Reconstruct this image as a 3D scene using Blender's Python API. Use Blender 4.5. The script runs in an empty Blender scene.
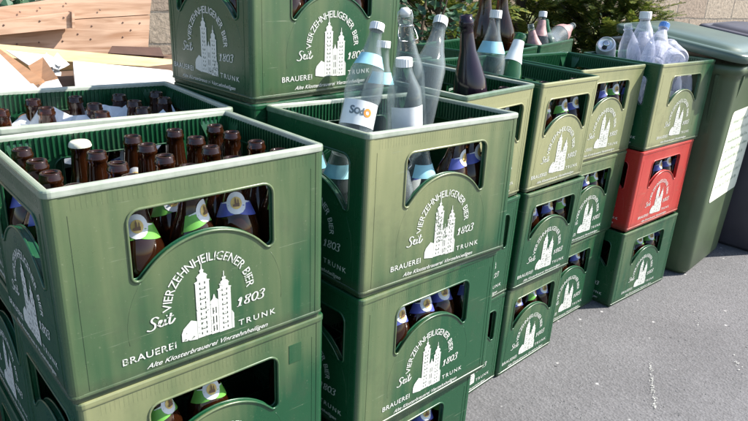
import bpy, bmesh, math, random
from mathutils import Vector, Matrix
random.seed(7)
R = math.radians
scene = bpy.context.scene
COL = scene.collection

# ------------------------------------------------------------------ camera
F_PX = 658.4; PITCH = R(20.823); ROLL = R(3.298); YAW = R(44.075); CAM_H = 1.141
fw = Vector((math.sin(YAW)*math.cos(PITCH), math.cos(YAW)*math.cos(PITCH), -math.sin(PITCH)))
r0 = Vector((math.cos(YAW), -math.sin(YAW), 0)); u0 = r0.cross(fw)
rt = r0*math.cos(ROLL)+u0*math.sin(ROLL); up = -r0*math.sin(ROLL)+u0*math.cos(ROLL)
cam_d = bpy.data.cameras.new('camera'); cam = bpy.data.objects.new('camera', cam_d); COL.objects.link(cam)
cam_d.sensor_width = 36; cam_d.lens = F_PX/748*36; cam_d.clip_start = .02; cam_d.clip_end = 400
m = Matrix((rt, up, -fw)).transposed().to_4x4(); m.translation = (0, 0, CAM_H); cam.matrix_world = m
scene.camera = cam

def ray(px, py):
    return fw + rt*((px-374)/F_PX) - up*((py-210.5)/F_PX)
def at(px, py, y=None, z=None, x=None):
    """a point of the place seen at photo pixel px, py, on the plane y= / z= / x="""
    d = ray(px, py)
    if y is not None: t = y/d.y
    elif x is not None: t = x/d.x
    else: t = (z-CAM_H)/d.z
    return Vector((0, 0, CAM_H)) + d*t

# ------------------------------------------------------------------ materials
def nt(name):
    mt = bpy.data.materials.new(name); mt.use_nodes = True
    n = mt.node_tree; b = n.nodes['Principled BSDF']
    return mt, n, b
def N(n, t, **k):
    x = n.nodes.new(t)
    for a, v in k.items():
        if a in x.inputs: x.inputs[a].default_value = v
        else: setattr(x, a, v)
    return x
def ramp(n, fac, stops):
    r = n.nodes.new('ShaderNodeValToRGB'); e = r.color_ramp.elements
    while len(e) < len(stops): e.new(.5)
    for i, (p, c) in enumerate(stops):
        e[i].position = p; e[i].color = (c, c, c, 1) if not isinstance(c, tuple) else (*c, 1)
    n.links.new(fac, r.inputs[0]); return r
def mixc(n, fac, a, b, mode='MIX'):
    x = n.nodes.new('ShaderNodeMix'); x.data_type = 'RGBA'; x.blend_type = mode
    for s, v in ((0, fac), (6, a), (7, b)):
        if hasattr(v, 'is_output'): n.links.new(v, x.inputs[s])
        elif s == 0: x.inputs[0].default_value = v
        else: x.inputs[s].default_value = (*v, 1)
    return x.outputs[2]
def simple(name, c, rough=.5, noise=.15, scale=30, metal=0, spec=.5, bump=0, **kw):
    mt, n, b = nt(name)
    tc = N(n, 'ShaderNodeTexCoord'); ns = N(n, 'ShaderNodeTexNoise', Scale=scale, Detail=4.0)
    n.links.new(tc.outputs['Object'], ns.inputs['Vector'])
    d = tuple(x*(1-noise) for x in c); l = tuple(min(1, x*(1+noise)) for x in c)
    rp = ramp(n, ns.outputs[0], [(.3, d), (.7, l)])
    n.links.new(rp.outputs[0], b.inputs['Base Color'])
    b.inputs['Roughness'].default_value = rough; b.inputs['Metallic'].default_value = metal
    b.inputs['Specular IOR Level'].default_value = spec
    for k, v in kw.items(): b.inputs[k].default_value = v
    if bump:
        bp = N(n, 'ShaderNodeBump', Strength=bump, Distance=.002); n.links.new(ns.outputs[0], bp.inputs['Height']); n.links.new(bp.outputs[0], b.inputs['Normal'])
    return mt

def plastic(name, base, lit_col, amount, rough=.30, seed=0.0, gx=0.0, gz=0.0, axis=1, half=.149):
    """old injection-moulded crate plastic: the front panel has sun glare painted into its colour
    by `amount`, more towards its left (gx) and top (gz); everything else keeps the deep colour; scuffs and dust"""
    mt, n, b = nt(name); L = n.links.new
    tc = N(n, 'ShaderNodeTexCoord'); sx = N(n, 'ShaderNodeSeparateXYZ'); L(tc.outputs['Object'], sx.inputs[0])
    def math_(op, a, c=None, d=None):
        x = N(n, 'ShaderNodeMath', operation=op)
        for k, v in enumerate((a, c, d)):
            if v is None: continue
            if hasattr(v, 'is_output'): L(v, x.inputs[k])
            else: x.inputs[k].default_value = v
        return x.outputs[0]
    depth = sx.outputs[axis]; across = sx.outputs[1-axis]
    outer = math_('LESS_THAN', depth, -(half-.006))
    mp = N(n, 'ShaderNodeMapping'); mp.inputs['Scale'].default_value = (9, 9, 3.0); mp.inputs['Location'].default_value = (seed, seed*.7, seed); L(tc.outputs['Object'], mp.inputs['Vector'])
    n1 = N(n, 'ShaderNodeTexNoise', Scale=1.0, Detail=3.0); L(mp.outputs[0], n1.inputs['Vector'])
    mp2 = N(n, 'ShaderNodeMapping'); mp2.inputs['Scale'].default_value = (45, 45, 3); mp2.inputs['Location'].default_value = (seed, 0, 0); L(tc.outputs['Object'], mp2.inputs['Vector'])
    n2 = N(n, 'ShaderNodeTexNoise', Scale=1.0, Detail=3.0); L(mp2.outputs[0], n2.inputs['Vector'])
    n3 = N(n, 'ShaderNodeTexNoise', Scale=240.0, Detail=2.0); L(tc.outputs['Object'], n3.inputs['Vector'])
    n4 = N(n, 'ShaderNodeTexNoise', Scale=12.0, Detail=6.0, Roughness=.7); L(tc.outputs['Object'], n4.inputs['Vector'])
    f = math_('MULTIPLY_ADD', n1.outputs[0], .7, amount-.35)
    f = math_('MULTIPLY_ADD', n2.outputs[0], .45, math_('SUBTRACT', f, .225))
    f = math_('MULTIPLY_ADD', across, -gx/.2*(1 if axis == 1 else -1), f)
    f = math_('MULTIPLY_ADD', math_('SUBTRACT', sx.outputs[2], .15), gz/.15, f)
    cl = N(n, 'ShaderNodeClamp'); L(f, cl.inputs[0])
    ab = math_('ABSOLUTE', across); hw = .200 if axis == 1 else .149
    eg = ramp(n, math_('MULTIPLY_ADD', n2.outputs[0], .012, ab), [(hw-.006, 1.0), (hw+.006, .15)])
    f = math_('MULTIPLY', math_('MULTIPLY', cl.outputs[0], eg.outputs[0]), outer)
    c = mixc(n, f, base, lit_col)
    # long thin scratches and pale scuffs
    mp3 = N(n, 'ShaderNodeMapping'); mp3.inputs['Scale'].default_value = (6, 6, 170); mp3.inputs['Rotation'].default_value = (.2, .5, 0); mp3.inputs['Location'].default_value = (seed, seed, 0); L(tc.outputs['Object'], mp3.inputs['Vector'])
    n5 = N(n, 'ShaderNodeTexNoise', Scale=1.6, Detail=2.0); L(mp3.outputs[0], n5.inputs['Vector'])
    sc = ramp(n, n5.outputs[0], [(.70, 0.0), (.73, .45)]); gate = ramp(n, n4.outputs[0], [(.48, 0.0), (.56, 1.0)])
    c = mixc(n, math_('MULTIPLY', sc.outputs[0], gate.outputs[0]), c, (.26, .30, .20))
    sp = ramp(n, n3.outputs[0], [(.68, 0.0), (.76, .25)]); c = mixc(n, sp.outputs[0], c, (.28, .30, .20))
    g = ramp(n, n4.outputs[0], [(.55, 0.0), (.78, .35)]); c = mixc(n, g.outputs[0], c, (.055, .06, .035))
    # dirt caught along the foot
    lo = ramp(n, math_('MULTIPLY_ADD', n4.outputs[0], .05, sx.outputs[2]), [(.03, .5), (.055, 0.0)]); c = mixc(n, lo.outputs[0], c, (.05, .05, .03))
    L(c, b.inputs['Base Color'])
    rr = ramp(n, n4.outputs[0], [(.3, rough-.08), (.7, rough+.14)]); L(rr.outputs[0], b.inputs['Roughness'])
    bp = N(n, 'ShaderNodeBump', Strength=.5, Distance=.0012); L(n1.outputs[0], bp.inputs['Height'])
    bp2 = N(n, 'ShaderNodeBump', Strength=.12, Distance=.0004); L(n3.outputs[0], bp2.inputs['Height']); L(bp.outputs[0], bp2.inputs['Normal'])
    L(bp2.outputs[0], b.inputs['Normal'])
    b.inputs['Specular IOR Level'].default_value = .6
    return mt
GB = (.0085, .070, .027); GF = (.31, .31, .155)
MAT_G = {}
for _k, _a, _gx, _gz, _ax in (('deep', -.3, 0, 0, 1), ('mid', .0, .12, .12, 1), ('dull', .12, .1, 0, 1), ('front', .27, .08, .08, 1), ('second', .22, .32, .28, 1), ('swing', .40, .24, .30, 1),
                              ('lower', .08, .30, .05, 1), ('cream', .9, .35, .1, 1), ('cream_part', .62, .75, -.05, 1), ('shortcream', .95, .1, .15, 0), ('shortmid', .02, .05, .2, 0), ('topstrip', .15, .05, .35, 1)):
    MAT_G[_k] = plastic('green_crate_plastic_%s' % _k, GB, GF, _a, .30, len(MAT_G)*3.7+1.3, _gx, _gz, _ax, .149 if _ax else .200)  # front gradients paint sun glare in cream and shaded right sides in green
M_RIM = plastic('rim_highlight_plastic', (.06, .13, .06), (.62, .64, .56), .62, .26, 2.2, 0, 0, 1, -9)  # pale colour paints bright edge highlights onto the rims
MAT_RED = plastic('red_crate_plastic', (.42, .018, .016), (.62, .12, .08), .25, .32, 3.3)
def printmat():
    mt, n, b = nt('white_print'); L = n.links.new
    tc = N(n, 'ShaderNodeTexCoord'); oi = N(n, 'ShaderNodeObjectInfo'); ad = N(n, 'ShaderNodeVectorMath', operation='ADD'); ml = N(n, 'ShaderNodeMath', operation='MULTIPLY'); ml.inputs[1].default_value = 9.0
    L(oi.outputs['Random'], ml.inputs[0]); L(tc.outputs['Object'], ad.inputs[0]); L(ml.outputs[0], ad.inputs[1])
    n1 = N(n, 'ShaderNodeTexNoise', Scale=260.0, Detail=3.0); n2 = N(n, 'ShaderNodeTexNoise', Scale=22.0, Detail=4.0)
    L(ad.outputs[0], n1.inputs['Vector']); L(ad.outputs[0], n2.inputs['Vector'])
    b.inputs['Base Color'].default_value = (.62, .63, .58, 1); b.inputs['Roughness'].default_value = .5
    m1 = N(n, 'ShaderNodeMath', operation='MULTIPLY_ADD'); L(n2.outputs[0], m1.inputs[0]); m1.inputs[1].default_value = .9; L(n1.outputs[0], m1.inputs[2])
    sb = N(n, 'ShaderNodeMath', operation='SUBTRACT'); L(m1.outputs[0], sb.inputs[0]); sb.inputs[1].default_value = .5
    r = ramp(n, sb.outputs[0], [(.61, 0.0), (.68, .8)])
    mm = N(n, 'ShaderNodeMath', operation='MULTIPLY'); mm.inputs[1].default_value = 1.0; L(r.outputs[0], mm.inputs[0])
    tr = N(n, 'ShaderNodeBsdfTransparent'); mx = N(n, 'ShaderNodeMixShader'); L(mm.outputs[0], mx.inputs[0]); L(b.outputs[0], mx.inputs[1]); L(tr.outputs[0], mx.inputs[2])
    L(mx.outputs[0], n.nodes['Material Output'].inputs[0]); return mt
M_PRINT = printmat()
M_BROWN = nt('brown_glass'); _m, _n, _b = M_BROWN; M_BROWN = _m
_b.inputs['Base Color'].default_value = (.14, .042, .014, 1); _b.inputs['Roughness'].default_value = .04; _b.inputs['Transmission Weight'].default_value = .85; _b.inputs['IOR'].default_value = 1.5
def glass(name, c, rough=.03, tr=.95):
    mt, n, b = nt(name); b.inputs['Base Color'].default_value = (*c, 1); b.inputs['Roughness'].default_value = rough
    b.inputs['Transmission Weight'].default_value = tr; b.inputs['IOR'].default_value = 1.48; return mt
def thinglass(name, tint, body, lo, hi):
    mt, n, b = nt(name); b.inputs['Base Color'].default_value = (*body, 1); b.inputs['Roughness'].default_value = .04; b.inputs['Specular IOR Level'].default_value = .9
    lw = N(n, 'ShaderNodeLayerWeight', Blend=.3); tr = N(n, 'ShaderNodeBsdfTransparent'); tr.inputs[0].default_value = (*tint, 1)
    mr = N(n, 'ShaderNodeMapRange'); mr.inputs[3].default_value = lo; mr.inputs[4].default_value = hi; n.links.new(lw.outputs['Facing'], mr.inputs[0])
    mx = N(n, 'ShaderNodeMixShader'); n.links.new(mr.outputs[0], mx.inputs[0]); n.links.new(tr.outputs[0], mx.inputs[1]); n.links.new(b.outputs[0], mx.inputs[2]); n.links.new(mx.outputs[0], n.nodes['Material Output'].inputs[0]); return mt
M_CLEAR = thinglass('clear_glass', (.95, .97, .97), (.34, .39, .40), .07, .58); M_GREENGLASS = glass('green_glass', (.05, .28, .09), .05, .8)
M_DARKGLASS = simple('dark_bottle_glass', (.022, .012, .022), .12, .1)
def petmat():
    mt, n, b = nt('clear_pet_plastic'); b.inputs['Base Color'].default_value = (.80, .80, .88, 1); b.inputs['Roughness'].default_value = .12
    fr = N(n, 'ShaderNodeLayerWeight', Blend=.35); tr = N(n, 'ShaderNodeBsdfTransparent'); tr.inputs[0].default_value = (.93, .94, .97, 1)
    mr = N(n, 'ShaderNodeMapRange'); mr.inputs[3].default_value = .22; mr.inputs[4].default_value = .85; n.links.new(fr.outputs['Facing'], mr.inputs[0])
    mx = N(n, 'ShaderNodeMixShader'); n.links.new(mr.outputs[0], mx.inputs[0]); n.links.new(tr.outputs[0], mx.inputs[1]); n.links.new(b.outputs[0], mx.inputs[2]); n.links.new(mx.outputs[0], n.nodes['Material Output'].inputs[0]); return mt
M_PET = petmat()
M_WHITE = simple('white_plastic', (.78, .78, .76), .4, .06)
M_CAPW = simple('cream_crown_cap', (.75, .72, .55), .35, .2, 60)
M_PAPER = simple('white_label_paper', (.70, .72, .72), .6, .06, 60)
M_LBLUE = simple('light_blue_label', (.30, .60, .68), .55, .1, 50)
M_BLUE = simple('blue_label', (.08, .10, .36), .5, .15, 60)
M_GREENL = simple('green_label', (.12, .36, .05), .5, .15, 60)
M_YEL = simple('yellow_label', (.70, .50, .16), .5, .15, 80)
M_PINK = simple('pink_label', (.42, .24, .23), .5, .3, 60)
M_ORANGE = simple('orange_print', (.80, .26, .03), .5, .1)
M_CHURCH = simple('label_emblem_brown', (.16, .09, .05), .5, .1)
M_GREYP = simple('grey_print', (.12, .16, .18), .5, .1)
M_STEEL = simple('steel_wire', (.6, .6, .6), .25, .1, metal=1)
M_ALU = simple('aluminium', (.72, .72, .74), .3, .1, metal=.6)
M_BLUECAP = simple('blue_cap', (.08, .22, .55), .4, .1)
M_BIN = simple('bin_plastic_green', (.075, .108, .055), .42, .12, 9, bump=.1)
M_LID = simple('bin_lid_plastic', (.085, .125, .095), .32, .12, 9)
M_BIN2 = simple('bin_plastic_anthracite', (.055, .05, .062), .5, .12, 9)
M_RUBBER = simple('black_rubber', (.02, .02, .02), .8)
M_CARD = simple('brown_cardboard', (.42, .22, .11), .8, .15, 25)
M_BOARDW = simple('white_board', (.80, .79, .75), .5, .04, 8)
M_STEM = simple('shrub_wood', (.07, .05, .03), .9, .3, 30)

def wood(name, c, dark):
    mt, n, b = nt(name); L = n.links.new
    tc = N(n, 'ShaderNodeTexCoord'); mp = N(n, 'ShaderNodeMapping'); mp.inputs['Scale'].default_value = (1.5, 18, 18); L(tc.outputs['Object'], mp.inputs['Vector'])
    ns = N(n, 'ShaderNodeTexNoise', Scale=3.0, Detail=6.0, Distortion=.8); L(mp.outputs[0], ns.inputs['Vector'])
    n2 = N(n, 'ShaderNodeTexNoise', Scale=5.0, Detail=3.0); L(tc.outputs['Object'], n2.inputs['Vector'])
    rp = ramp(n, ns.outputs[0], [(.3, dark), (.6, c)]); r2 = ramp(n, n2.outputs[0], [(.3, .75), (.7, 1.0)])
    L(mixc(n, 1.0, rp.outputs[0], r2.outputs[0], 'MULTIPLY'), b.inputs['Base Color'])
    b.inputs['Roughness'].default_value = .65
    bp = N(n, 'ShaderNodeBump', Strength=.3, Distance=.002); L(ns.outputs[0], bp.inputs['Height']); L(bp.outputs[0], b.inputs['Normal'])
    return mt
M_WOOD = wood('pine_boards', (.68, .45, .31), (.42, .23, .13)); M_BEAM = wood('pale_timber', (.60, .48, .24), (.46, .34, .16))
M_NAIL = simple('nail_heads', (.20, .12, .09), .6)

def leafmat(name, a, b_, c):
    mt, n, b = nt(name); L = n.links.new
    g = N(n, 'ShaderNodeNewGeometry'); rp = ramp(n, g.outputs['Random Per Island'], [(0, a), (.5, b_), (1, c)])
    L(rp.outputs[0], b.inputs['Base Color']); b.inputs['Roughness'].default_value = .55
    tl = N(n, 'ShaderNodeBsdfTranslucent'); L(rp.outputs[0], tl.inputs['Color'])
    mx = N(n, 'ShaderNodeMixShader'); mx.inputs[0].default_value = .3
    L(b.outputs[0], mx.inputs[1]); L(tl.outputs[0], mx.inputs[2]); L(mx.outputs[0], n.nodes['Material Output'].inputs[0]); return mt
M_CONIFER = leafmat('conifer_needles', (.04, .09, .015), (.13, .18, .03), (.32, .32, .06))
M_LEAF = leafmat('broad_leaves', (.02, .07, .04), (.05, .13, .07), (.10, .20, .10))

def asphalt():
    mt, n, b = nt('asphalt'); L = n.links.new
    tc = N(n, 'ShaderNodeTexCoord'); O = tc.outputs['Object']
    n1 = N(n, 'ShaderNodeTexNoise', Scale=170.0, Detail=6.0, Roughness=.7); n2 = N(n, 'ShaderNodeTexNoise', Scale=2.2, Detail=5.0)
    v = N(n, 'ShaderNodeTexVoronoi', Scale=125.0); v2 = N(n, 'ShaderNodeTexVoronoi', Scale=26.0); v3 = N(n, 'ShaderNodeTexVoronoi', Scale=300.0)
    for x in (n1, n2, v, v2, v3): L(O, x.inputs['Vector'])
    base = ramp(n, n1.outputs[0], [(.3, (.105, .103, .106)), (.7, (.180, .176, .182))])
    st = ramp(n, v.outputs['Color'], [(0, .78), (1, 1.18)])
    c = mixc(n, 1.0, base.outputs[0], st.outputs[0], 'MULTIPLY')
    lg = ramp(n, n2.outputs[0], [(.3, .82), (.7, 1.12)]); c = mixc(n, 1.0, c, lg.outputs[0], 'MULTIPLY')
    # scattered light chips and dark pits
    sz = ramp(n, v2.outputs['Distance'], [(.10, 1.0), (.16, 0.0)]); pk = N(n, 'ShaderNodeSeparateColor'); L(v2.outputs['Color'], pk.inputs[0])
    pr = ramp(n, pk.outputs[0], [(.80, 0.0), (.84, 1.0)]); mm = N(n, 'ShaderNodeMath', operation='MULTIPLY'); L(sz.outputs[0], mm.inputs[0]); L(pr.outputs[0], mm.inputs[1])
    c = mixc(n, mm.outputs[0], c, (.42, .41, .40))
    pr2 = ramp(n, pk.outputs[1], [(.86, 0.0), (.9, .8)]); m2 = N(n, 'ShaderNodeMath', operation='MULTIPLY'); L(sz.outputs[0], m2.inputs[0]); L(pr2.outputs[0], m2.inputs[1])
    c = mixc(n, m2.outputs[0], c, (.03, .03, .033))
    L(c, b.inputs['Base Color']); b.inputs['Roughness'].default_value = .85
    bp = N(n, 'ShaderNodeBump', Strength=.45, Distance=.003); L(v.outputs['Distance'], bp.inputs['Height'])
    bq = N(n, 'ShaderNodeBump', Strength=.5, Distance=.003); L(n1.outputs[0], bq.inputs['Height']); L(bp.outputs[0], bq.inputs['Normal']); L(bq.outputs[0], b.inputs['Normal'])
    return mt
def stone():
    mt, n, b = nt('sandstone_blocks'); L = n.links.new
    tc = N(n, 'ShaderNodeTexCoord'); mp = N(n, 'ShaderNodeMapping'); mp.inputs['Rotation'].default_value = (R(90), 0, 0); L(tc.outputs['Object'], mp.inputs['Vector'])
    wn = N(n, 'ShaderNodeTexNoise', Scale=5.0, Detail=3.0); L(tc.outputs['Object'], wn.inputs['Vector'])
    wv = mixc(n, .02, (0, 0, 0), (1, 1, 1)); 
    add = N(n, 'ShaderNodeVectorMath', operation='MULTIPLY_ADD'); L(wn.outputs['Color'], add.inputs[0]); add.inputs[1].default_value = (.03, .03, .03); L(mp.outputs[0], add.inputs[2])
    br = N(n, 'ShaderNodeTexBrick', Scale=1.0); br.inputs['Brick Width'].default_value = .42; br.inputs['Row Height'].default_value = .19; br.inputs['Mortar Size'].default_value = .008
    br.inputs['Color1'].default_value = (.46, .35, .26, 1); br.inputs['Color2'].default_value = (.58, .47, .35, 1); br.inputs['Mortar'].default_value = (.30, .26, .21, 1); br.inputs['Mortar Smooth'].default_value = .3
    L(add.outputs[0], br.inputs['Vector'])
    ns = N(n, 'ShaderNodeTexNoise', Scale=38.0, Detail=6.0, Roughness=.7); L(tc.outputs['Object'], ns.inputs['Vector'])
    rp = ramp(n, ns.outputs[0], [(.35, .62), (.65, 1.15)])
    L(mixc(n, 1.0, br.outputs[0], rp.outputs[0], 'MULTIPLY'), b.inputs['Base Color']); b.inputs['Roughness'].default_value = .9
    bp = N(n, 'ShaderNodeBump', Strength=.8, Distance=.01, invert=True); L(br.outputs['Fac'], bp.inputs['Height'])
    bq = N(n, 'ShaderNodeBump', Strength=.7, Distance=.008); L(ns.outputs[0], bq.inputs['Height']); L(bp.outputs[0], bq.inputs['Normal']); L(bq.outputs[0], b.inputs['Normal'])
    return mt

# ------------------------------------------------------------------ mesh helpers
class MB:
    def __init__(s): s.v = []; s.f = []; s.m = []; s.mi = 0; s.sm = []; s.smooth = False
    def add(s, vs, fs, smooth=None):
        o = len(s.v); s.v += [tuple(x) for x in vs]
        for f in fs: s.f.append([i+o for i in f]); s.m.append(s.mi); s.sm.append(s.smooth if smooth is None else smooth)
    def box(s, x0, y0, z0, x1, y1, z1, M=None):
        vs = [Vector((x, y, z)) for z in (z0, z1) for x, y in ((x0, y0), (x1, y0), (x1, y1), (x0, y1))]
        if M: vs = [M@v for v in vs]
        s.add(vs, [(3, 2, 1, 0), (4, 5, 6, 7), (0, 1, 5, 4), (1, 2, 6, 5), (2, 3, 7, 6), (3, 0, 4, 7)])
    def loft(s, rings, closed=False, cap=True, smooth=False):
        n = len(rings[0]); vs = [p for r in rings for p in r]; fs = []
        k = len(rings)
        for i in range(k if closed else k-1):
            a = i*n; b = ((i+1) % k)*n
            for j in range(n): j2 = (j+1) % n; fs.append((a+j, a+j2, b+j2, b+j))
        if cap and not closed: fs.append(tuple(range(n-1, -1, -1))); fs.append(tuple((k-1)*n+j for j in range(n)))
        s.add(vs, fs, smooth)
    def lathe(s, prof, seg=24, M=None, cap=False):
        rings = [[Vector((r*math.cos(2*math.pi*j/seg), r*math.sin(2*math.pi*j/seg), z)) for j in range(seg)] for r, z in prof]
        if M: rings = [[M@p for p in r] for r in rings]
        s.loft(rings, cap=cap, smooth=True)
    def tube(s, pts, rad, seg=6, closed=False):
        pts = [Vector(p) for p in pts]; n = len(pts); rings = []
        for i, p in enumerate(pts):
            if closed: t = pts[(i+1) % n]-pts[i-1]
            else: t = pts[min(i+1, n-1)]-pts[max(i-1, 0)]
            t.normalize(); a = t.orthogonal() if i == 0 else (a - t*a.dot(t))
            a.normalize(); b = t.cross(a)
            rr = rad[i] if isinstance(rad, (list, tuple)) else rad
            rings.append([p+a*rr*math.cos(2*math.pi*j/seg)+b*rr*math.sin(2*math.pi*j/seg) for j in range(seg)])
        s.loft(rings, closed=closed, smooth=True)
    def prism(s, poly, y0, y1, M=None):
        """poly in (x,z), extruded from y0 to y1"""
        n = len(poly); vs = [Vector((x, y0, z)) for x, z in poly]+[Vector((x, y1, z)) for x, z in poly]
        if M: vs = [M@v for v in vs]
        s.add(vs, [tuple(range(n)), tuple(range(2*n-1, n-1, -1))]+[(j, j+n, (j+1) % n+n, (j+1) % n) for j in range(n)])
    def mesh(s, name, mats, fixn=True, shade=None):
        me = bpy.data.meshes.new(name); me.from_pydata(s.v, [], s.f)
        for mt in mats: me.materials.append(mt)
        me.polygons.foreach_set('material_index', s.m); me.polygons.foreach_set('use_smooth', s.sm)
        if fixn:
            bm = bmesh.new(); bm.from_mesh(me); bmesh.ops.recalc_face_normals(bm, faces=bm.faces); bm.to_mesh(me); bm.free()
        me.update(); return me
def link(name, me, parent=None, M=None):
    o = bpy.data.objects.new(name, me); COL.objects.link(o)
    if parent: o.parent = parent
    if M is not None: o.matrix_local = M
    return o
def tag(o, label, cat, group=None, kind=None):
    if label: o['label'] = label
    if cat: o['category'] = cat
    if group: o['group'] = group
    if kind: o['kind'] = kind
    return o
def empty(name, M):
    o = bpy.data.objects.new(name, None); COL.objects.link(o); o.empty_display_size = .05; o.matrix_world = M; return o

# ------------------------------------------------------------------ printed crate logo (flat print on the panel, x right, z up, metres)
def text_mesh(txt, size, shear=0, offset=0, sp=1.0):
    cu = bpy.data.curves.new('lettering', 'FONT'); cu.body = txt; cu.size = size; cu.shear = shear; cu.offset = offset; cu.space_character = sp; cu.resolution_u = 3
    o = bpy.data.objects.new('lettering', cu); COL.objects.link(o)
    bpy.context.view_layer.update()
    me = bpy.data.meshes.new_from_object(o.evaluated_get(bpy.context.evaluated_depsgraph_get()))
    vs = [v.co.copy() for v in me.vertices]; fs = [tuple(p.vertices) for p in me.polygons]
    bpy.data.objects.remove(o); bpy.data.curves.remove(cu); bpy.data.meshes.remove(me)
    return vs, fs
def put_text(mb, txt, x0, x1, z, h, shear=0, offset=0, y=0, M=None, sp=1.0):
    """lettering fitted between x0..x1 on baseline z, capital height h"""
    vs, fs = text_mesh(txt, 1.0, shear, offset, sp)
    a = min(v.x for v in vs); b = max(v.x for v in vs); cap = .73
    out = [Vector((x0+(v.x-a)/(b-a)*(x1-x0), y, z+v.y/cap*h)) for v in vs]
    if M: out = [M@v for v in out]
    mb.add(out, fs)
def ribbon(mb, pts, w, y=0):
    """hand-lettered stroke: quadratic-smoothed polyline of width w"""
    P = [Vector((p[0], 0, p[1])) for p in pts]
    for _ in range(2):
        Q = [P[0]]
        for i in range(len(P)-1): Q += [P[i].lerp(P[i+1], .25), P[i].lerp(P[i+1], .75)]
        P = Q+[P[-1]]
    vs = []
    for i, p in enumerate(P):
        t = P[min(i+1, len(P)-1)]-P[max(0, i-1)]; t.normalize(); n = Vector((-t.z, 0, t.x))
        ww = w*(.55+.9*abs(t.z)); vs += [p+n*ww/2+Vector((0, y, 0)), p-n*ww/2+Vector((0, y, 0))]
    mb.add(vs, [(2*i, 2*i+1, 2*i+3, 2*i+2) for i in range(len(P)-1)])
def build_logo():
    mb = MB(); mm = .001
    # arched lettering
    txt = 'VIERZEHNHEILIGENER BIER'; glyph = []; tot = 0
    for ch in txt:
        if ch == ' ': glyph.append((None, None, .30)); tot += .30; continue
        vs, fs = text_mesh(ch, 1.0, 0, .006); a = min(v.x for v in vs); b = max(v.x for v in vs)
        wd = b-a+.085-(.10 if ch == 'Z' and len(glyph) == 4 else 0); glyph.append(([Vector((v.x-(a+b)/2, v.y, 0)) for v in vs], fs, wd)); tot += wd
    rad = 58*mm; hh = 13.5*mm/.73; ang = R(182)/tot; a0 = R(181)
    for vs, fs, w in glyph:
        a = a0 - w*ang/2; a0 -= w*ang
        if vs is None: continue
        sx = (rad+5*mm)*ang
        out = []
        for v in vs:
            r_ = rad+v.y*hh; th = a - v.x*sx/(rad+6*mm)
            out.append(Vector((r_*math.cos(th), 0, .095+r_*math.sin(th))))
        mb.add(out, fs)
    X = lambda x: (x-203)*mm
    put_text(mb, 'BRAUEREI', X(73), X(148), 35*mm, 10.5*mm, 0, .010, sp=1.08)
    put_text(mb, 'TRUNK', X(246), X(310), 36*mm, 9.5*mm, 0, .008, sp=1.35)
    put_text(mb, 'Alte Klosterbrauerei Vierzehnheiligen', X(104), X(296), 18*mm, 7.5*mm, .45, .012)
    # Seit
    def st(pts, w=2.6, ox=0, oz=0):
        if pts[0][0] < 160: pts = [(108+(x-108)*.88, 74+(z-74)*.88) for x, z in pts]
        ribbon(mb, [(X(x+ox), (z+oz-1)*mm) for x, z in pts], w*mm*.78)
    st([(129, 92), (124, 96), (118, 94), (117, 89), (123, 84), (122, 77), (115, 74), (109, 77)])
    st([(126, 80), (131, 83), (134, 87), (130, 88), (128, 82), (130, 77), (135, 77), (138, 83)])
    st([(139, 87), (137, 80), (138, 77), (142, 79)], 2.8); st([(141, 92), (142.5, 93)], 2.8)
    st([(149, 95), (145, 82), (145, 77), (149, 77), (155, 84)], 2.8); st([(142, 88), (153, 90)], 1.8)
    # 1803
    st([(247, 78), (253, 84), (248, 69)], 3, 0, 0); st([(244, 69), (252, 69.5)], 1.8)
    st([(266, 83), (259, 83), (260, 78), (265, 75), (264, 70), (258, 70), (257, 74), (262, 77), (268, 81), (266, 84)], 2.4)
    st([(276, 84), (270, 80), (270, 72), (274, 70), (279, 75), (280, 82), (276, 84)], 2.6)
    st([(283, 83), (289, 86), (292, 83), (288, 79), (284, 79), (289, 78), (289, 72), (283, 70), (279, 72)], 2.4)
    # basilica: towers, onion spires, gabled front, low nave; windows are left as gaps (drawn as separate white bits)
    def quad(x0, z0, x1, z1): mb.add([(X(x0), 0, z0*mm), (X(x1), 0, z0*mm), (X(x1), 0, z1*mm), (X(x0), 0, z1*mm)], [(0, 1, 2, 3)])
    def poly(p): mb.add([(X(x), 0, z*mm) for x, z in p], [tuple(range(len(p)))])
    rnd = random.Random(3)
    def tower(xa, xb, z0, z1, zt):
        w = xb-xa; rows = int((z1-z0)/7.5); dz = (z1-z0)/rows
        for i in range(rows):
            za = z0+i*dz; zb = za+dz
            quad(xa, za+.0, xb, za+4.2)
            t = w/3.2
            quad(xa, za+4.2, xa+t*.9, zb-.0); quad(xb-t*.9, za+4.2, xb, zb-.0)
            if i % 2 == 0: quad(xa+w*.36, za+4.2, xa+w*.64, zb-.0)
            else: quad(xa+w*.36, zb-2.4, xa+w*.64, zb-.3)
        c = (xa+xb)/2
        poly([(xa-1, z1), (xb+1, z1), (xb+1, z1+1.5), (c+w*.34, z1+3.0), (c+w*.34, z1+7), (c+w*.40, z1+9), (c+w*.28, z1+12), (c+w*.12, z1+14), (c+w*.12, z1+16), (c+w*.17, z1+17.5), (c+.9, z1+20), (c+.5, zt), (c-.5, zt), (c-.9, z1+20), (c-w*.17, z1+17.5), (c-w*.12, z1+16), (c-w*.12, z1+14), (c-w*.28, z1+12), (c-w*.40, z1+9), (c-w*.34, z1+7), (c-w*.34, z1+3.0), (xa-1, z1+1.5)])
    tower(181, 202, 38, 124, 152); tower(215, 235, 36, 104, 132)
    for z0, z1 in ((37, 48), (50, 63), (65, 77)):
        quad(202.4, z0, 214.6, z0+4)
        for x in (202.4, 207, 211.6): quad(x, z0+4, x+3, z1+2)
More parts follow.
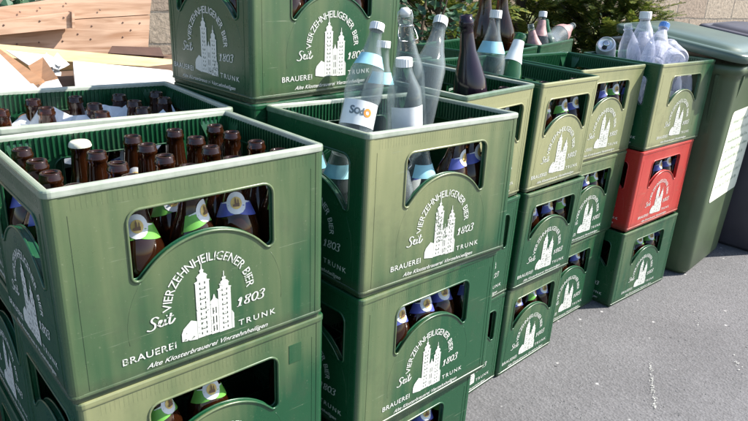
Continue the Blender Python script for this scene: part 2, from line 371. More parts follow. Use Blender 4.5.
    poly([(202.4, 79), (214.6, 79), (214.6, 90), (211, 93), (209, 100), (208, 100), (206, 93), (202.4, 90)])
    poly([(157, 41), (180.6, 37), (180.6, 66), (172, 70), (160, 60), (157, 53)])
    poly([(235.6, 36), (239, 36), (239, 60), (235.6, 66)])
    return mb.mesh('logo', [M_PRINT], fixn=False)
LOGO = build_logo()
for p in LOGO.polygons: pass

# ------------------------------------------------------------------ crate
CW, CD, CH = .400, .298, .2914
def rrect(w, d, r, inset, z, k=5):
    hw, hd, rr = w/2-inset, d/2-inset, max(r-inset, .0008); out = []
    for cx, cy, a0 in ((hw-rr, hd-rr, 0), (-hw+rr, hd-rr, 90), (-hw+rr, -hd+rr, 180), (hw-rr, -hd+rr, 270)):
        for i in range(k): a = R(a0+90*i/(k-1)); out.append(Vector((cx+rr*math.cos(a), cy+rr*math.sin(a), z)))
    return out
def hole_loop():
    """handle opening: rounded slot with the round emblem plate rising into it; starts at top middle, goes left, ends top middle"""
    a, zt, r = .107, .248, .017; c, rr = .077, .119
    L = [(0, zt)]
    for i in range(6): t = R(90+90*i/5); L.append((-a+r+r*math.cos(t), zt-r+r*math.sin(t)))
    for i in range(7): t = R(180+125*i/6); L.append((-a+.0085+.0085*math.cos(t), .158+.0085*math.sin(t)))
    a1 = math.atan2(.159-c, -.0862); a1 = math.acos(-.087/rr)
    for i in range(1, 11): t = a1+(math.pi/2-a1)*i/10; L.append((rr*math.cos(t), c+rr*math.sin(t)))
    return L   # left half, top middle ... arch top
HL = hole_loop()
def wall(mb, half, y0, y1, M, holes=True):
    """one wall slab |x|<half, z 12..282 mm, with the handle opening"""
    zb, zt = .012, .283
    left = [(0, zb)]+[(0, HL[-1][1])]+list(reversed(HL))[1:]+[(0, zt), (-half, zt), (-half, zb)]
    mb.prism(left, y0, y1, M); mb.prism([(-x, z) for x, z in left], y0, y1, M)
    loop = [(x, z) for x, z in HL]+[(-x, z) for x, z in reversed(HL[1:-1])]
    for yy, rd in ((y0, .0022), (y1, .0018)):
        mb.tube([M@Vector((x, yy, z)) for x, z in loop], rd, 6, closed=True)
def build_crate():
    mb = MB(); t0, t1 = .002, .0115
    sides = [(CW/2, Matrix.Translation((0, -CD/2, 0))), (CW/2, Matrix.Rotation(math.pi, 4, 'Z')@Matrix.Translation((0, -CD/2, 0))),
             (CD/2, Matrix.Rotation(-math.pi/2, 4, 'Z')@Matrix.Translation((0, -CW/2, 0))), (CD/2, Matrix.Rotation(math.pi/2, 4, 'Z')@Matrix.Translation((0, -CW/2, 0)))]
    for half, M in sides:
        wall(mb, half-.012, t0, t1, M)
        # ribbed band under the rim outside, ribs inside
        x = -half+.03
        while x < half-.03:
            mb.box(x, t0-.00012, .2625, x+.0020, t0+.001, .279, M); x += .0062
        x = -half+.024
        while x < half-.022:
            for za, zb in (((.05, .284),) if abs(x) > .116 else ((.05, .062), (.2515, .284))):
                mb.box(x, t1-.001, za, x+.0032, t1+.0026, zb, M)
            x += .0082
        for sx in (-1, 1):  # moulded wedges inside the top corners
            cx = sx*(half-.045)
            mb.add([M@Vector(p) for p in ((cx-.017, t1+.001, .278), (cx+.017, t1+.001, .278), (cx+.006, t1+.011, .243), (cx-.006, t1+.011, .243), (cx-.006, t1, .240), (cx+.006, t1, .240))],
                   [(0, 1, 2, 3), (3, 2, 5, 4), (0, 3, 4), (1, 5, 2)])
        # slim moulded bars flanking the corner posts and a patch at the top right
        for sx in (-1, 1): mb.box(sx*(half-.026)-.0006, t0-.0004, .016, sx*(half-.026)+.0008, t0+.001, .257, M)
        # faint raised edge of the round emblem plate
        pts = [M@Vector((.119*math.cos(R(a)), t0+.0002, .077+.119*math.sin(R(a)))) for a in range(-8, 36, 4)]; mb.tube(pts, .00045, 5)
        pts = [M@Vector((.119*math.cos(R(a)), t0+.0002, .077+.119*math.sin(R(a)))) for a in range(144, 190, 4)]; mb.tube(pts, .00045, 5)
    # corner posts
    for sx in (-1, 1):
        for sy in (-1, 1):
            o = []; r = .010; hw, hd = CW/2-.0014, CD/2-.0014
            o.append((hw-.016, hd)); 
            for i in range(6): a = R(90-90*i/5); o.append((hw-r+r*math.cos(a), hd-r+r*math.sin(a)))
            o.append((hw, hd-.016)); o += [(hw-.011, hd-.016), (hw-.011, hd-.011), (hw-.016, hd-.011)]
            o = [(x*sx, y*sy) for x, y in o]
            mb.loft([[Vector((x, y, .0125)) for x, y in o], [Vector((x, y, .2835)) for x, y in o]])
    # rim, foot ridge, foot skirt
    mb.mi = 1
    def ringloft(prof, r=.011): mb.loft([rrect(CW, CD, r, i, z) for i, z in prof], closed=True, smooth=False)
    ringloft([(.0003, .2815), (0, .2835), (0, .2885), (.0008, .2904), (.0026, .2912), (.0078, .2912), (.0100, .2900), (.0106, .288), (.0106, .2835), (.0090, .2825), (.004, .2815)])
    mb.mi = 0
    ringloft([(.0008, .0090), (.0003, .0105), (.0008, .0128), (.003, .0142), (.008, .0142), (.008, .0085), (.003, .0085)])
    ringloft([(.0052, .0006), (.0045, .002), (.0045, .0095), (.0115, .0095), (.0115, .0006)])
    # floor and low bottle dividers
    fl = rrect(CW, CD, .011, .011, .0); mb.loft([[Vector((p.x, p.y, .014)) for p in fl], [Vector((p.x, p.y, .018)) for p in fl]])
    for i in range(1, 5): x = -CW/2+.012+(CW-.024)*i/5; mb.box(x-.0012, -CD/2+.011, .0178, x+.0012, CD/2-.011, .075)
    for i in range(1, 4): y = -CD/2+.012+(CD-.024)*i/4; mb.box(-CW/2+.011, y-.0012, .0178, CW/2-.011, y+.0012, .074)
    return mb.mesh('crate_shell', [MAT_G['mid'], MAT_G['mid']])
CRATE = build_crate()

S = {  # stack: x, y, yaw(deg), tilt x, tilt y, long face to the front?, {level: (x, y, yaw)}
 'A': (.2176, .7414, -1.9, 1.2, -.2, 1, {1: (.2196, .7400, -1.9), 2: (.2131, .7375, -2.1)}),
 'A2': (.2304, 1.0695, -2.0, -.07, .9, 1, {2: (.2304, 1.0695, -2.7)}),
 'B': (.6674, .7185, -.56, 2.0, 1.2, 1, {0: (.6591, .7449, -.87), 1: (.6735, .7071, .53), 2: (.6729, .7089, -1.56)}),
 'C': (1.132, .9056, 3.0, -.5, -.1, 0, {0: (1.138, .9090, 2.67), 2: (1.131, .9061, 4.0)}),
 'D': (1.431, .917, .85, -.8, .5, 0, {0: (1.435, .9169, 1.2), 1: (1.431, .9123, -.05), 2: (1.430, .9194, 1.12)}),
 'E': (1.733, .9861, -.09, -.5, .8, 1, {0: (1.714, .9880, .07), 2: (1.731, .9852, -.29)}),
 'F': (2.136, .9292, -2.0, -.1, .5, 1, {0: (2.117, .9240, -2.8), 1: (2.130, .9270, -1.39), 2: (2.139, .9274, -2.4)}),
 'T': (.6769, 1.0275, 1.9, .5, -.3, 1, {3: (.677, 1.0274, 2.6)}),
 'H': (1.13, 1.345, 2.0, 0, 0, 1, {}),
 'K': (1.775, 1.325, 12.0, 0, 0, 1, {}),
 'G': (2.185, 1.412, 13.5, 0, 0, 1, {}),
}
def crate_matrix(st, lv):
    x, y, yaw, tx, ty, lng, ov = S[st]
    bx, by = x+.2, y+.15
    if lv in ov: x, y, yaw = ov[lv]
    w, d = (CW, CD) if lng else (CD, CW)
    M = Matrix.Translation((x, y, lv*CH+.0005*lv))@Matrix.Rotation(R(yaw), 4, 'Z')@Matrix.Translation((w/2, d/2, 0))
    if lv: M = Matrix.Translation((bx, by, 0))@Matrix.Rotation(R(ty), 4, 'Y')@Matrix.Rotation(R(-tx), 4, 'X')@Matrix.Translation((-bx, -by, 0))@M
    if not lng: M = M@Matrix.Rotation(R(90), 4, 'Z')
    return M
CRATES = {}
FR = [Matrix.Translation((0, -CD/2+.0011, 0)), Matrix.Rotation(R(-90), 4, 'Z')@Matrix.Translation((0, -CW/2+.0011, 0)),
      Matrix.Rotation(math.pi, 4, 'Z')@Matrix.Translation((0, -CD/2+.0011, 0)), Matrix.Rotation(R(90), 4, 'Z')@Matrix.Translation((0, -CW/2+.0011, 0))]
def crate(st, lv, mat, label, group):
    o = link('beer_crate', CRATE); o.matrix_world = crate_matrix(st, lv)
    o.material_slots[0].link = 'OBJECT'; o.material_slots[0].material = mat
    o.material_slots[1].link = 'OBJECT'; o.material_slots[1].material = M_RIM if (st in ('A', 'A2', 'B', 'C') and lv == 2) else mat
    tag(o, label, 'crate', group)
    faces = (0, 1) if S[st][5] else (1, 2)
    for k in faces:
        link('emblem_print', LOGO, o, FR[k])
    CRATES[st, lv] = o
    return o
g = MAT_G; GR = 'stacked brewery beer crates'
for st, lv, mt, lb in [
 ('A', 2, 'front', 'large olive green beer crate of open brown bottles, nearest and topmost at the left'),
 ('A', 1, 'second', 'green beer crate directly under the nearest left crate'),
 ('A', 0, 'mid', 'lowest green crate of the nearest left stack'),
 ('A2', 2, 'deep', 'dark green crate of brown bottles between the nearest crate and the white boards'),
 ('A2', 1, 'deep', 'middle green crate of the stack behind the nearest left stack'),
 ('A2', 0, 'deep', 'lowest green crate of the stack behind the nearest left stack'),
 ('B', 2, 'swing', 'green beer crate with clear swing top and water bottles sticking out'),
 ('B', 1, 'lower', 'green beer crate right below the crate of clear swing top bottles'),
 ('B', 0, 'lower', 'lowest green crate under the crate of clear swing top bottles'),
 ('C', 2, 'shortcream', 'cream-fronted green crate holding the tall black bottle, half hidden by the crate before it'),
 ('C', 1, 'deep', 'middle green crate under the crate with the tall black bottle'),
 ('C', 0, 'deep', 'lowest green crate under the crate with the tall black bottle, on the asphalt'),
 ('D', 2, 'shortcream', 'cream-fronted crate turned short side forward, topmost, right of the black bottle crate'),
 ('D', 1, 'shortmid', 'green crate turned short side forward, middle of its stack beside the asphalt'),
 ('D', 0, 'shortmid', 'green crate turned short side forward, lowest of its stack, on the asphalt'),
 ('E', 2, 'cream', 'cream-fronted topmost crate left of the crate full of plastic bottles'),
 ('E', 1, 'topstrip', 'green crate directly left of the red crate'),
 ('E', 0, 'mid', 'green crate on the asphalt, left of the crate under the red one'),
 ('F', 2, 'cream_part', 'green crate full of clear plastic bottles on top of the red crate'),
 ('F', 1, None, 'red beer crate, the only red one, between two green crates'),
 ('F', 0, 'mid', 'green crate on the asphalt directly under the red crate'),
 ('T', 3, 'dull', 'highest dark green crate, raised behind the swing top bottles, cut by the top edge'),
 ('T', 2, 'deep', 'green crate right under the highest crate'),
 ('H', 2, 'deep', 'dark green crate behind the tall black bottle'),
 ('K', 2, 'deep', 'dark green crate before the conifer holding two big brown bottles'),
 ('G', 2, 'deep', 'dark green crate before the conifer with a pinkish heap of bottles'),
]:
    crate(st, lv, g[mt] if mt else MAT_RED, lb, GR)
_p = MB(); _p.box(.128, -CD/2+.0014, .222, .152, -CD/2+.0035, .256); link('moulded_patch', _p.mesh('moulded_patch', [g['mid']]), CRATES['A', 1])
for st in 'THKG':
    for lv in (0, 1): crate(st, lv, g['deep'], 'green support crate at the foot of the rear row, hidden behind the front stacks', GR)

# ------------------------------------------------------------------ bottles
BEER = [(0, .001), (.030, .001), (.0333, .005), (.0335, .138), (.0325, .150), (.027, .166), (.0205, .180), (.0165, .197), (.0145, .222), (.0133, .231), (.0148, .2325), (.0150, .2365), (.0136, .238), (.0134, .2425), (.0122, .2445), (.0098, .2445), (.0088, .241), (.0085, .200), (.001, .190)]
def lathe_mesh(name, prof, mat, seg=24):
    mb = MB(); mb.lathe(prof, seg); return mb.mesh(name, [mat])
BEER_ME = lathe_mesh('beer_bottle', BEER, M_BROWN, 24)
def prof_r(prof, z):
    for (r0_, z0), (r1, z1) in zip(prof, prof[1:]):
        if z0 <= z <= z1 and z1 > z0: return r0_+(r1-r0_)*(z-z0)/(z1-z0)
    return prof[1][0]
def wrap(mb, prof, fn, nu, nv, off, mi, only=None):
    """patch wrapped round a bottle: fn(u,v)->(angle,z) for u,v in 0..1"""
    mb.mi = mi; vs = []
    for j in range(nv+1):
        for i in range(nu+1):
            a, z = fn(i/nu, j/nv); r_ = prof_r(prof, z)+off; vs.append((r_*math.sin(a), -r_*math.cos(a), z))
    mb.add(vs, [(j*(nu+1)+i, j*(nu+1)+i+1, (j+1)*(nu+1)+i+1, (j+1)*(nu+1)+i) for j in range(nv) for i in range(nu)], True)
def neck_label(col):
    mb = MB()
    wrap(mb, BEER, lambda u, v: ((u-.5)*2.9, .172+.020*v-.010*abs(u-.5)*2), 18, 2, .0007, 0)      # coloured wings
    wrap(mb, BEER, lambda u, v: ((u-.5)*2.4, .189+.004*v-.010*abs(u-.5)*2), 18, 1, .0009, 1)
    def disc(rad, zc, off, mi):
        mb.mi = mi; n = 18; vs = [(0, -(prof_r(BEER, zc)+off), zc)]
        for k in (1, 2):
            for i in range(n):
                t = 2*math.pi*i/n; z = zc+rad*k/2*1.15*math.sin(t); r_ = prof_r(BEER, z)+off; a = rad*k/2*math.cos(t)/.018; vs.append((r_*math.sin(a), -r_*math.cos(a), z))
        fs = [(0, 1+i, 1+(i+1) % n) for i in range(n)]+[(1+i, 1+n+i, 1+n+(i+1) % n, 1+(i+1) % n) for i in range(n)]
        mb.add(vs, fs, True)
    disc(.0130, .186, .0012, 1); disc(.0072, .186, .0018, 2)
    mb.mi = 3
    sil = ((-.0050, .1815), (.0045, .1815), (.0045, .1860), (.0036, .1862), (.0036, .1895), (.0028, .1925), (.0020, .1895), (.0020, .1862), (.0002, .1858), (.0002, .1905), (-.0010, .1945), (-.0022, .1905), (-.0022, .1850), (-.0050, .1840))
    mb.add([(x, -(prof_r(BEER, z)+.0032), z) for x, z in sil], [tuple(range(len(sil)))])   # tiny twin-towered church
    return mb.mesh('neck_label', [col, M_PAPER, M_YEL, M_CHURCH], fixn=False)
NL = [neck_label(M_BLUE), neck_label(M_GREENL)]
def body_label(col):
    mb = MB(); wrap(mb, BEER, lambda u, v: ((u-.5)*2.6, .045+.065*v), 14, 1, .0006, 0); wrap(mb, BEER, lambda u, v: ((u-.5)*1.5, .052+.05*v), 10, 1, .0009, 1)
    return mb.mesh('body_label', [col, M_PAPER], fixn=False)
BL = [body_label(M_BLUE), body_label(M_GREENL)]
def cap_mesh(mat):
    mb = MB(); n = 42; rings = []
    for r_, z in ((.0160, .2365), (.0158, .2385), (.0150, .2425), (.0125, .2447), (.0001, .2450)):
        rings.append([Vector(((r_*(1+(.05 if j % 2 and z < .240 else 0)))*math.cos(2*math.pi*j/n), (r_*(1+(.05 if j % 2 and z < .240 else 0)))*math.sin(2*math.pi*j/n), z)) for j in range(n)])
    mb.loft(rings, cap=False, smooth=True); return mb.mesh('crown_cap', [mat])
CAP = cap_mesh(M_CAPW)
ORD = ['', 'first', 'second', 'third', 'fourth', 'fifth']
rb = random.Random(11)
def beer_bottle(M, label, group, rot=None, nl=True, bl=False, cap=False):
    o = link('beer_bottle', BEER_ME)
    k = rb.randrange(2)
    a = rb.uniform(-.5, .6) if rot is None else rot
    o.matrix_world = M@Matrix.Rotation(a, 4, 'Z')@Matrix.Diagonal((1, 1, 1.065, 1))
    tag(o, label, 'bottle', group)
    if nl: link('neck_label', NL[k], o)
    if bl: link('body_label', BL[k], o)
    if cap: link('crown_cap', CAP, o)
    return o
def slot(st, lv, c, r):
    """bottle slot seen from the front: column c (1=left), row r (1=front)"""
    lng = S[st][5]; M = CRATES[st, lv].matrix_world; iw, idp = CW-.024, CD-.024
    if lng: x, y = -iw/2+iw*(c-.5)/5, -idp/2+idp*(r-.5)/4
    else: # crate rotated +90: local -x side is the front, local +y is the left
        y, x = idp/2-idp*(c-.5)/4, -iw/2+iw*(r-.5)/5
    rz = 0 if lng else R(-90)
    return M@Matrix.Translation((x+rb.uniform(-.002, .002), y+rb.uniform(-.002, .002), .0185))@Matrix.Rotation(R(rb.uniform(-1.3, 1.3)*(1 if lv == 2 and st in ('A', 'A2') else 1.7)), 4, 'X')@Matrix.Rotation(R(rb.uniform(-1.3, 1.3)*(1 if lv == 2 and st in ('A', 'A2') else 1.9)), 4, 'Y')@Matrix.Rotation(rz, 4, 'Z')
# full crates, bottle by bottle
for st, desc, skip in (('A', 'nearest crate', set()), ('A2', 'crate behind the nearest crate', {(2, 2), (5, 2), (1, 2)})):
    for r_ in range(1, 5):
        for c in range(1, 6):
            if (c, r_) in skip or (st == 'A2' and r_ == 1 and c in (2, 4)): continue
            capped = (st, c, r_) == ('A', 2, 4)
            lb = ('brown beer bottle with cream crown cap, the only capped one in the nearest crate' if capped else
                  '%s brown bottle from left, %s row, in the %s' % (ORD[c], ('', 'front', 'second', 'third', 'back')[r_], desc))
            beer_bottle(slot(st, 2, c, r_), lb, 'brown beer bottles in the '+desc, nl=(r_ == 1 or c == 1 or rb.random() < .4), cap=capped)
# rows standing behind the handle openings
holes = [('A', 1, 'crate under the nearest crate', 5), ('B', 1, 'second crate below the swing top bottles', 5), ('B', 0, 'lowest crate below the swing top bottles', 5),
         ('C', 2, 'crate with the tall black bottle', 4), ('C', 1, 'middle crate under the black bottle', 4), ('C', 0, 'lowest crate under the black bottle', 4),
         ('D', 2, 'cream short side crate', 4), ('D', 1, 'middle short side crate', 4), ('D', 0, 'lowest short side crate', 4),
         ('E', 2, 'cream crate left of the plastic bottles', 5), ('E', 1, 'crate left of the red crate', 5), ('E', 0, 'lowest crate left of the red stack', 5),
         ('F', 1, 'red crate', 5), ('F', 0, 'crate under the red crate', 5), ('T', 3, 'highest crate', 5)]
for st, lv, desc, n in holes:
    for c in range(1, n+1):
        if (st, lv, c) in (('C', 2, 1), ('C', 2, 2), ('A', 1, 4), ('B', 0, 1)): continue
        if st == 'C' and lv < 2 and c < 3: continue
        beer_bottle(slot(st, lv, c, 1), '%s bottle from left in the opening of the %s' % (ORD[c], desc), 'bottles in the '+desc, bl=(c % 2 == 0))
for r_ in (2, 3, 4):
    beer_bottle(slot('T', 3, 1, r_), 'brown beer bottle, %s from the front along the left side of the highest crate' % ORD[r_], 'bottles in the highest crate', rot=-1.4)


# loose bottles: axis from base point to top point
def axis(base, top, spin=0):
    base, top = Vector(base), Vector(top); z = (top-base).normalized(); x = Vector((0, 1, 0)).cross(z).normalized(); y = z.cross(x)
    M = Matrix((x, y, z)).transposed().to_4x4(); M.translation = base; return M@Matrix.Rotation(spin, 4, 'Z')
def lean(pxl, yl, pxt, yt, length):
    """axis through two seen points; base lies `length` below the top"""
    a = at(*pxl, y=yl); b = at(*pxt, y=yt); d = (b-a).normalized(); return b-d*length, b
WATER = [(0, .012), (.02, .004), (.036, .001), (.0405, .006), (.0405, .05), (.0375, .062), (.0375, .120), (.0405, .132), (.0405, .165), (.036, .190), (.026, .215), (.0185, .238), (.0145, .262), (.0135, .276), (.0150, .277), (.0150, .280), (.0135, .281), (.0135, .290), (.0110, .290),
         (.0110, .262), (.0155, .238), (.0235, .213), (.0335, .188), (.0375, .163), (.0375, .133), (.0350, .120), (.0350, .062), (.0375, .05), (.0375, .008), (.02, .010), (.001, .018)]
SWING = [(0, .010), (.02, .004), (.033, .001), (.0365, .005), (.0365, .150), (.034, .170), (.025, .200), (.0175, .235), (.0150, .262), (.0160, .264), (.0165, .278), (.0150, .282), (.0105, .282),
         (.0105, .262), (.0145, .233), (.0225, .198), (.0315, .168), (.0340, .150), (.0340, .008), (.02, .010), (.001, .016)]
TALL = [(0, .012), (.035, .001), (.0385, .006), (.0385, .165), (.036, .190), (.027, .222), (.0185, .252), (.0150, .290), (.0140, .305), (.0165, .306), (.0165, .318), (.0140, .320), (.0140, .330), (.0100, .330), (.0095, .300), (.001, .25)]
STUB = [(0, .010), (.02, .004), (.031, .001), (.0345, .005), (.0345, .118), (.032, .135), (.022, .155), (.0165, .168), (.0150, .178), (.0150, .190), (.0110, .190), (.0110, .175), (.0195, .153), (.0295, .133), (.0320, .116), (.0320, .008), (.001, .014)]
MES = {'stub': lathe_mesh('stout_clear_bottle', STUB, M_CLEAR, 28), 'water': lathe_mesh('water_bottle', WATER, M_CLEAR, 32), 'swing': lathe_mesh('swing_top_bottle', SWING, M_CLEAR, 28), 'tall': lathe_mesh('tall_bottle', TALL, M_DARKGLASS, 28),
       'greenb': lathe_mesh('green_bottle', SWING, M_GREENGLASS, 28), 'bigbrown': lathe_mesh('big_brown_bottle', [(r_*1.15, z) for r_, z in TALL], M_BROWN, 28)}
def screwcap(par, z, r_, mat, h=.016):
    mb = MB(); n = 40; rings = []
    for rr, zz in ((r_, z), (r_, z+h*.9), (r_*.93, z+h), (.0002, z+h)):
        rings.append([Vector((rr*(1-(.04 if j % 2 and rr == r_ else 0))*math.cos(2*math.pi*j/n), rr*(1-(.04 if j % 2 and rr == r_ else 0))*math.sin(2*math.pi*j/n), zz)) for j in range(n)])
    mb.loft(rings, cap=False); return link('screw_cap', mb.mesh('screw_cap', [mat]), par)
def wraplabel(par, prof, a, z0, z1, mats, name='label', extra=None, off=.0006, a0=0):
    mb = MB(); wrap(mb, prof, lambda u, v: (a0+(u-.5)*a, z0+(z1-z0)*v), 20, 6, off, 0)
    if extra: extra(mb, prof, off)
    return link(name, mb.mesh(name, mats, fixn=False), par)
def on_label(mb, prof, off, mi, vs, fs):
    """flat lettering (x,z metres) bent round the bottle"""
    mb.mi = mi; out = []
    for v in vs: r_ = prof_r(prof, v.z)+off; a = v.x/.040; out.append((r_*math.sin(a), -r_*math.cos(a), v.z))
    mb.add(out, fs)
def sodo(mb, prof, off):
    t = MB(); put_text(t, 'S', -.024, -.013, .088, .017, 0, .03); put_text(t, 'd', .000, .0085, .088, .015, 0, .03)
    on_label(mb, prof, off+.0005, 1, [Vector(v) for v in t.v], t.f)
    for cx, ro, ri, mi in ((-.0065, .0072, .0035, 1), (.0175, .0092, .0042, 2)):
        vs = []; n = 20
        for i in range(n): a = 2*math.pi*i/n; vs += [Vector((cx+ro*math.cos(a), 0, .0945+ro*math.sin(a))), Vector((cx+ri*math.cos(a), 0, .0945+ri*math.sin(a)))]
        on_label(mb, prof, off+.0006, mi, vs, [(2*i, 2*i+1, (2*i+3) % (2*n), (2*i+2) % (2*n)) for i in range(n)])
def swingtop(par, z=.264):
    """porcelain stopper and wire bail"""
    mb = MB(); mb.lathe([(.0002, z+.034), (.008, z+.033), (.0125, z+.027), (.0130, z+.020), (.0100, z+.018), (.0100, z+.014)], 20); link('stopper', mb.mesh('stopper', [M_WHITE]), par)
    w = MB()
    for s_ in (-1, 1):
        w.tube([(s_*.0165, 0, z-.004), (s_*.022, -.006, z-.022), (s_*.021, -.014, z-.034), (s_*.006, -.020, z-.036)], .0011, 5)
        w.tube([(s_*.0165, 0, z-.004), (s_*.0185, -.001, z+.010), (s_*.016, 0, z+.026), (0, 0, z+.030)], .0011, 5)
    w.tube([(.017*math.cos(2*math.pi*i/16), .017*math.sin(2*math.pi*i/16), z-.004) for i in range(16)], .0012, 5, closed=True)
    link('wire_bail', w.mesh('wire_bail', [M_STEEL]), par)
def loose(name, kind, M, label, group=None, sc=1.0):
    o = link(name, MES[kind]); o.matrix_world = M@Matrix.Scale(sc, 4); return tag(o, label, 'bottle', group)
GS = 'clear bottles standing out of the swing top crate'
# crate B: Sodo water bottle and friends
b_, t_ = lean((357, 122), .835, (377.5, 25), .865, .290*.82)
o = loose('water_bottle', 'water', axis(b_, t_, R(-42)), 'leaning clear water bottle with the white Sodo label and white cap', GS, .82)
screwcap(o, .277, .0160, M_WHITE); wraplabel(o, WATER, 2.4, .066, .118, [M_PAPER, M_GREYP, M_ORANGE], extra=sodo); wraplabel(o, WATER, 2.6, .195, .222, [M_LBLUE], 'neck_label')
b_, t_ = lean((378, 100), .90, (384, 42), .905, .290*.8)
o = loose('water_bottle', 'water', axis(b_, t_, R(-30)), 'clear water bottle with white cap close behind the Sodo bottle', GS, .8)
screwcap(o, .277, .0160, M_WHITE); wraplabel(o, WATER, 2.4, .195, .222, [M_LBLUE], 'neck_label')
b_, t_ = lean((405, 120), .84, (404, 60), .845, .190*.95)
o = loose('stout_clear_bottle', 'stub', axis(b_, t_, R(-30)), 'stout clear bottle with short neck and white cap in front of the tallest one', GS, .95)
screwcap(o, .178, .0165, M_WHITE); wraplabel(o, STUB, 2.2, .055, .105, [M_PAPER])
b_, t_ = lean((409, 90), .95, (405, 15), .96, .282*.92)
o = loose('swing_top_bottle', 'swing', axis(b_, t_, R(-20)), 'tallest upright clear swing top bottle in the middle of the group', GS, .92); swingtop(o)
b_, t_ = lean((424, 92), .92, (441, 20), .97, .282*.92)
o = loose('swing_top_bottle', 'swing', axis(b_, t_, R(-20)), 'clear glass bottle with white cap tilting right, right of the tallest one', GS, .92); screwcap(o, .266, .0172, M_WHITE, .02)
# inside crate B, seen through the openings
MB2 = CRATES['B', 2].matrix_world
for i, (kx, ky, kind, nm, tx_, ty_, lb) in enumerate([
    (-.150, -.100, 'swing', 'swing_top_bottle', 0, 0, 'clear swing top bottle in the left corner behind the opening of the swing top crate'),
    (.045, -.095, None, None, 4, 5, 'brown bottle in the middle of the opening of the swing top crate'),
    (.105, -.100, None, None, 0, 3, 'brown bottle at the right of the opening of the swing top crate'),
    (-.075, -.105, 'swing', 'swing_top_bottle', 2, -4, 'clear bottle left of the middle in the opening of the swing top crate'),
    (-.020, -.098, 'water', 'water_bottle', 0, 0, 'clear bottle with light blue label in the opening of the swing top crate'),
    (-.150, -.020, 'water', 'water_bottle', 0, 0, 'clear water bottle seen through the left side opening of the swing top crate'),
    (-.150, .060, 'water', 'water_bottle', 0, 0, 'white capped water bottle by the left wall of the swing top crate'),
    (.10, .06, None, None, 0, 0, 'brown bottle at the back of the swing top crate')]):
    M = MB2@Matrix.Translation((kx, ky, .0185))@Matrix.Rotation(R(ty_), 4, 'Y')@Matrix.Rotation(R(tx_), 4, 'X')
    if kind is None: beer_bottle(M, lb, 'bottles inside the swing top crate', rot=.3, bl=True)
    else:
        o = loose(nm, kind, M@Matrix.Rotation(R(-50 if kx < -.14 else 0), 4, 'Z')@Matrix.Scale(.86, 4), lb, 'bottles inside the swing top crate')
        if kind == 'swing': swingtop(o); 
        else: screwcap(o, .277, .0160, M_WHITE); wraplabel(o, WATER, 2.4, .066, .118, [M_PAPER, M_GREYP, M_ORANGE], extra=sodo); wraplabel(o, WATER, 2.6, .195, .222, [M_LBLUE], 'neck_label')
# crate C
b_, t_ = lean((470, 90), .985, (466, 18), 1.00, .330*1.02)
o = loose('tall_bottle', 'tall', axis(b_, t_)@Matrix.Scale(1.04, 4), 'tall black violet bottle leaning in the crate right of the swing top bottles')
b_, t_ = lean((486, 92), 1.08, (496, 13), 1.09, .290)
o = loose('water_bottle', 'water', axis(b_, t_, R(-40)), 'clear water bottle with white cap between the black and the green bottle')
screwcap(o, .277, .0160, M_WHITE, .02); wraplabel(o, WATER, 3.4, .188, .218, [M_LBLUE], 'neck_label'); wraplabel(o, WATER, 3, .066, .118, [M_LBLUE])
b_, t_ = lean((505, 88), 1.05, (521, 34), 1.07, .284)
o = loose('green_bottle', 'greenb', axis(b_, t_, R(-40)), 'green glass bottle with a white neck label tilting right')
wraplabel(o, SWING, 5.6, .200, .262, [M_PAPER], 'neck_label'); wraplabel(o, SWING, 2.6, .06, .12, [M_PAPER])
b_, t_ = lean((488, 100), 1.16, (488, 84), 1.17, .284)
o = loose('green_bottle', 'greenb', axis(b_, t_), 'low green glass bottle just left of the bottle with the white neck label')
# rear crates
MK = CRATES['K', 2].matrix_world; MG = CRATES['G', 2].matrix_world
for a_, t0_, yy, ln, lb in (((484, 44), (486, -14), 1.47, .36, 'big brown bottle before the conifer, left of the pair'), ((501, 44), (503, -12), 1.52, .36, 'big brown bottle before the conifer, right of the pair')):
    b_, t_ = lean(a_, yy, t0_, yy, ln); loose('big_brown_bottle', 'bigbrown', axis(b_, t_)@Matrix.Scale(1.12, 4), lb, 'pair of big brown bottles before the conifer')
b_, t_ = lean((540, 36), 1.55, (543, 14), 1.56, .29)
o = loose('water_bottle', 'water', axis(b_, t_), 'white capped bottle rising from the pinkish heap before the conifer'); screwcap(o, .277, .0165, M_WHITE, .022); wraplabel(o, WATER, 6.2, .20, .265, [M_PINK], 'neck_label')
b_, t_ = lean((533, 40), 1.52, (531, 27), 1.53, .25)
o = loose('water_bottle', 'water', axis(b_, t_)@Matrix.Scale(.9, 4), 'pink labelled bottle at the left of the heap before the conifer'); wraplabel(o, WATER, 6.2, .14, .262, [M_PINK], 'neck_label')
b_, t_ = lean((548, 40), 1.54, (546, 28), 1.56, .25)
o = loose('green_bottle', 'greenb', axis(b_, t_), 'green bottle neck in the pinkish heap before the conifer')
b_, t_ = lean((558, 36), 1.54, (571, 27), 1.56, .27)
o = loose('water_bottle', 'water', axis(b_, t_), 'bottle lying almost flat with a dark mouth at the right of the heap'); wraplabel(o, WATER, 6.2, .15, .25, [M_PINK], 'neck_label')

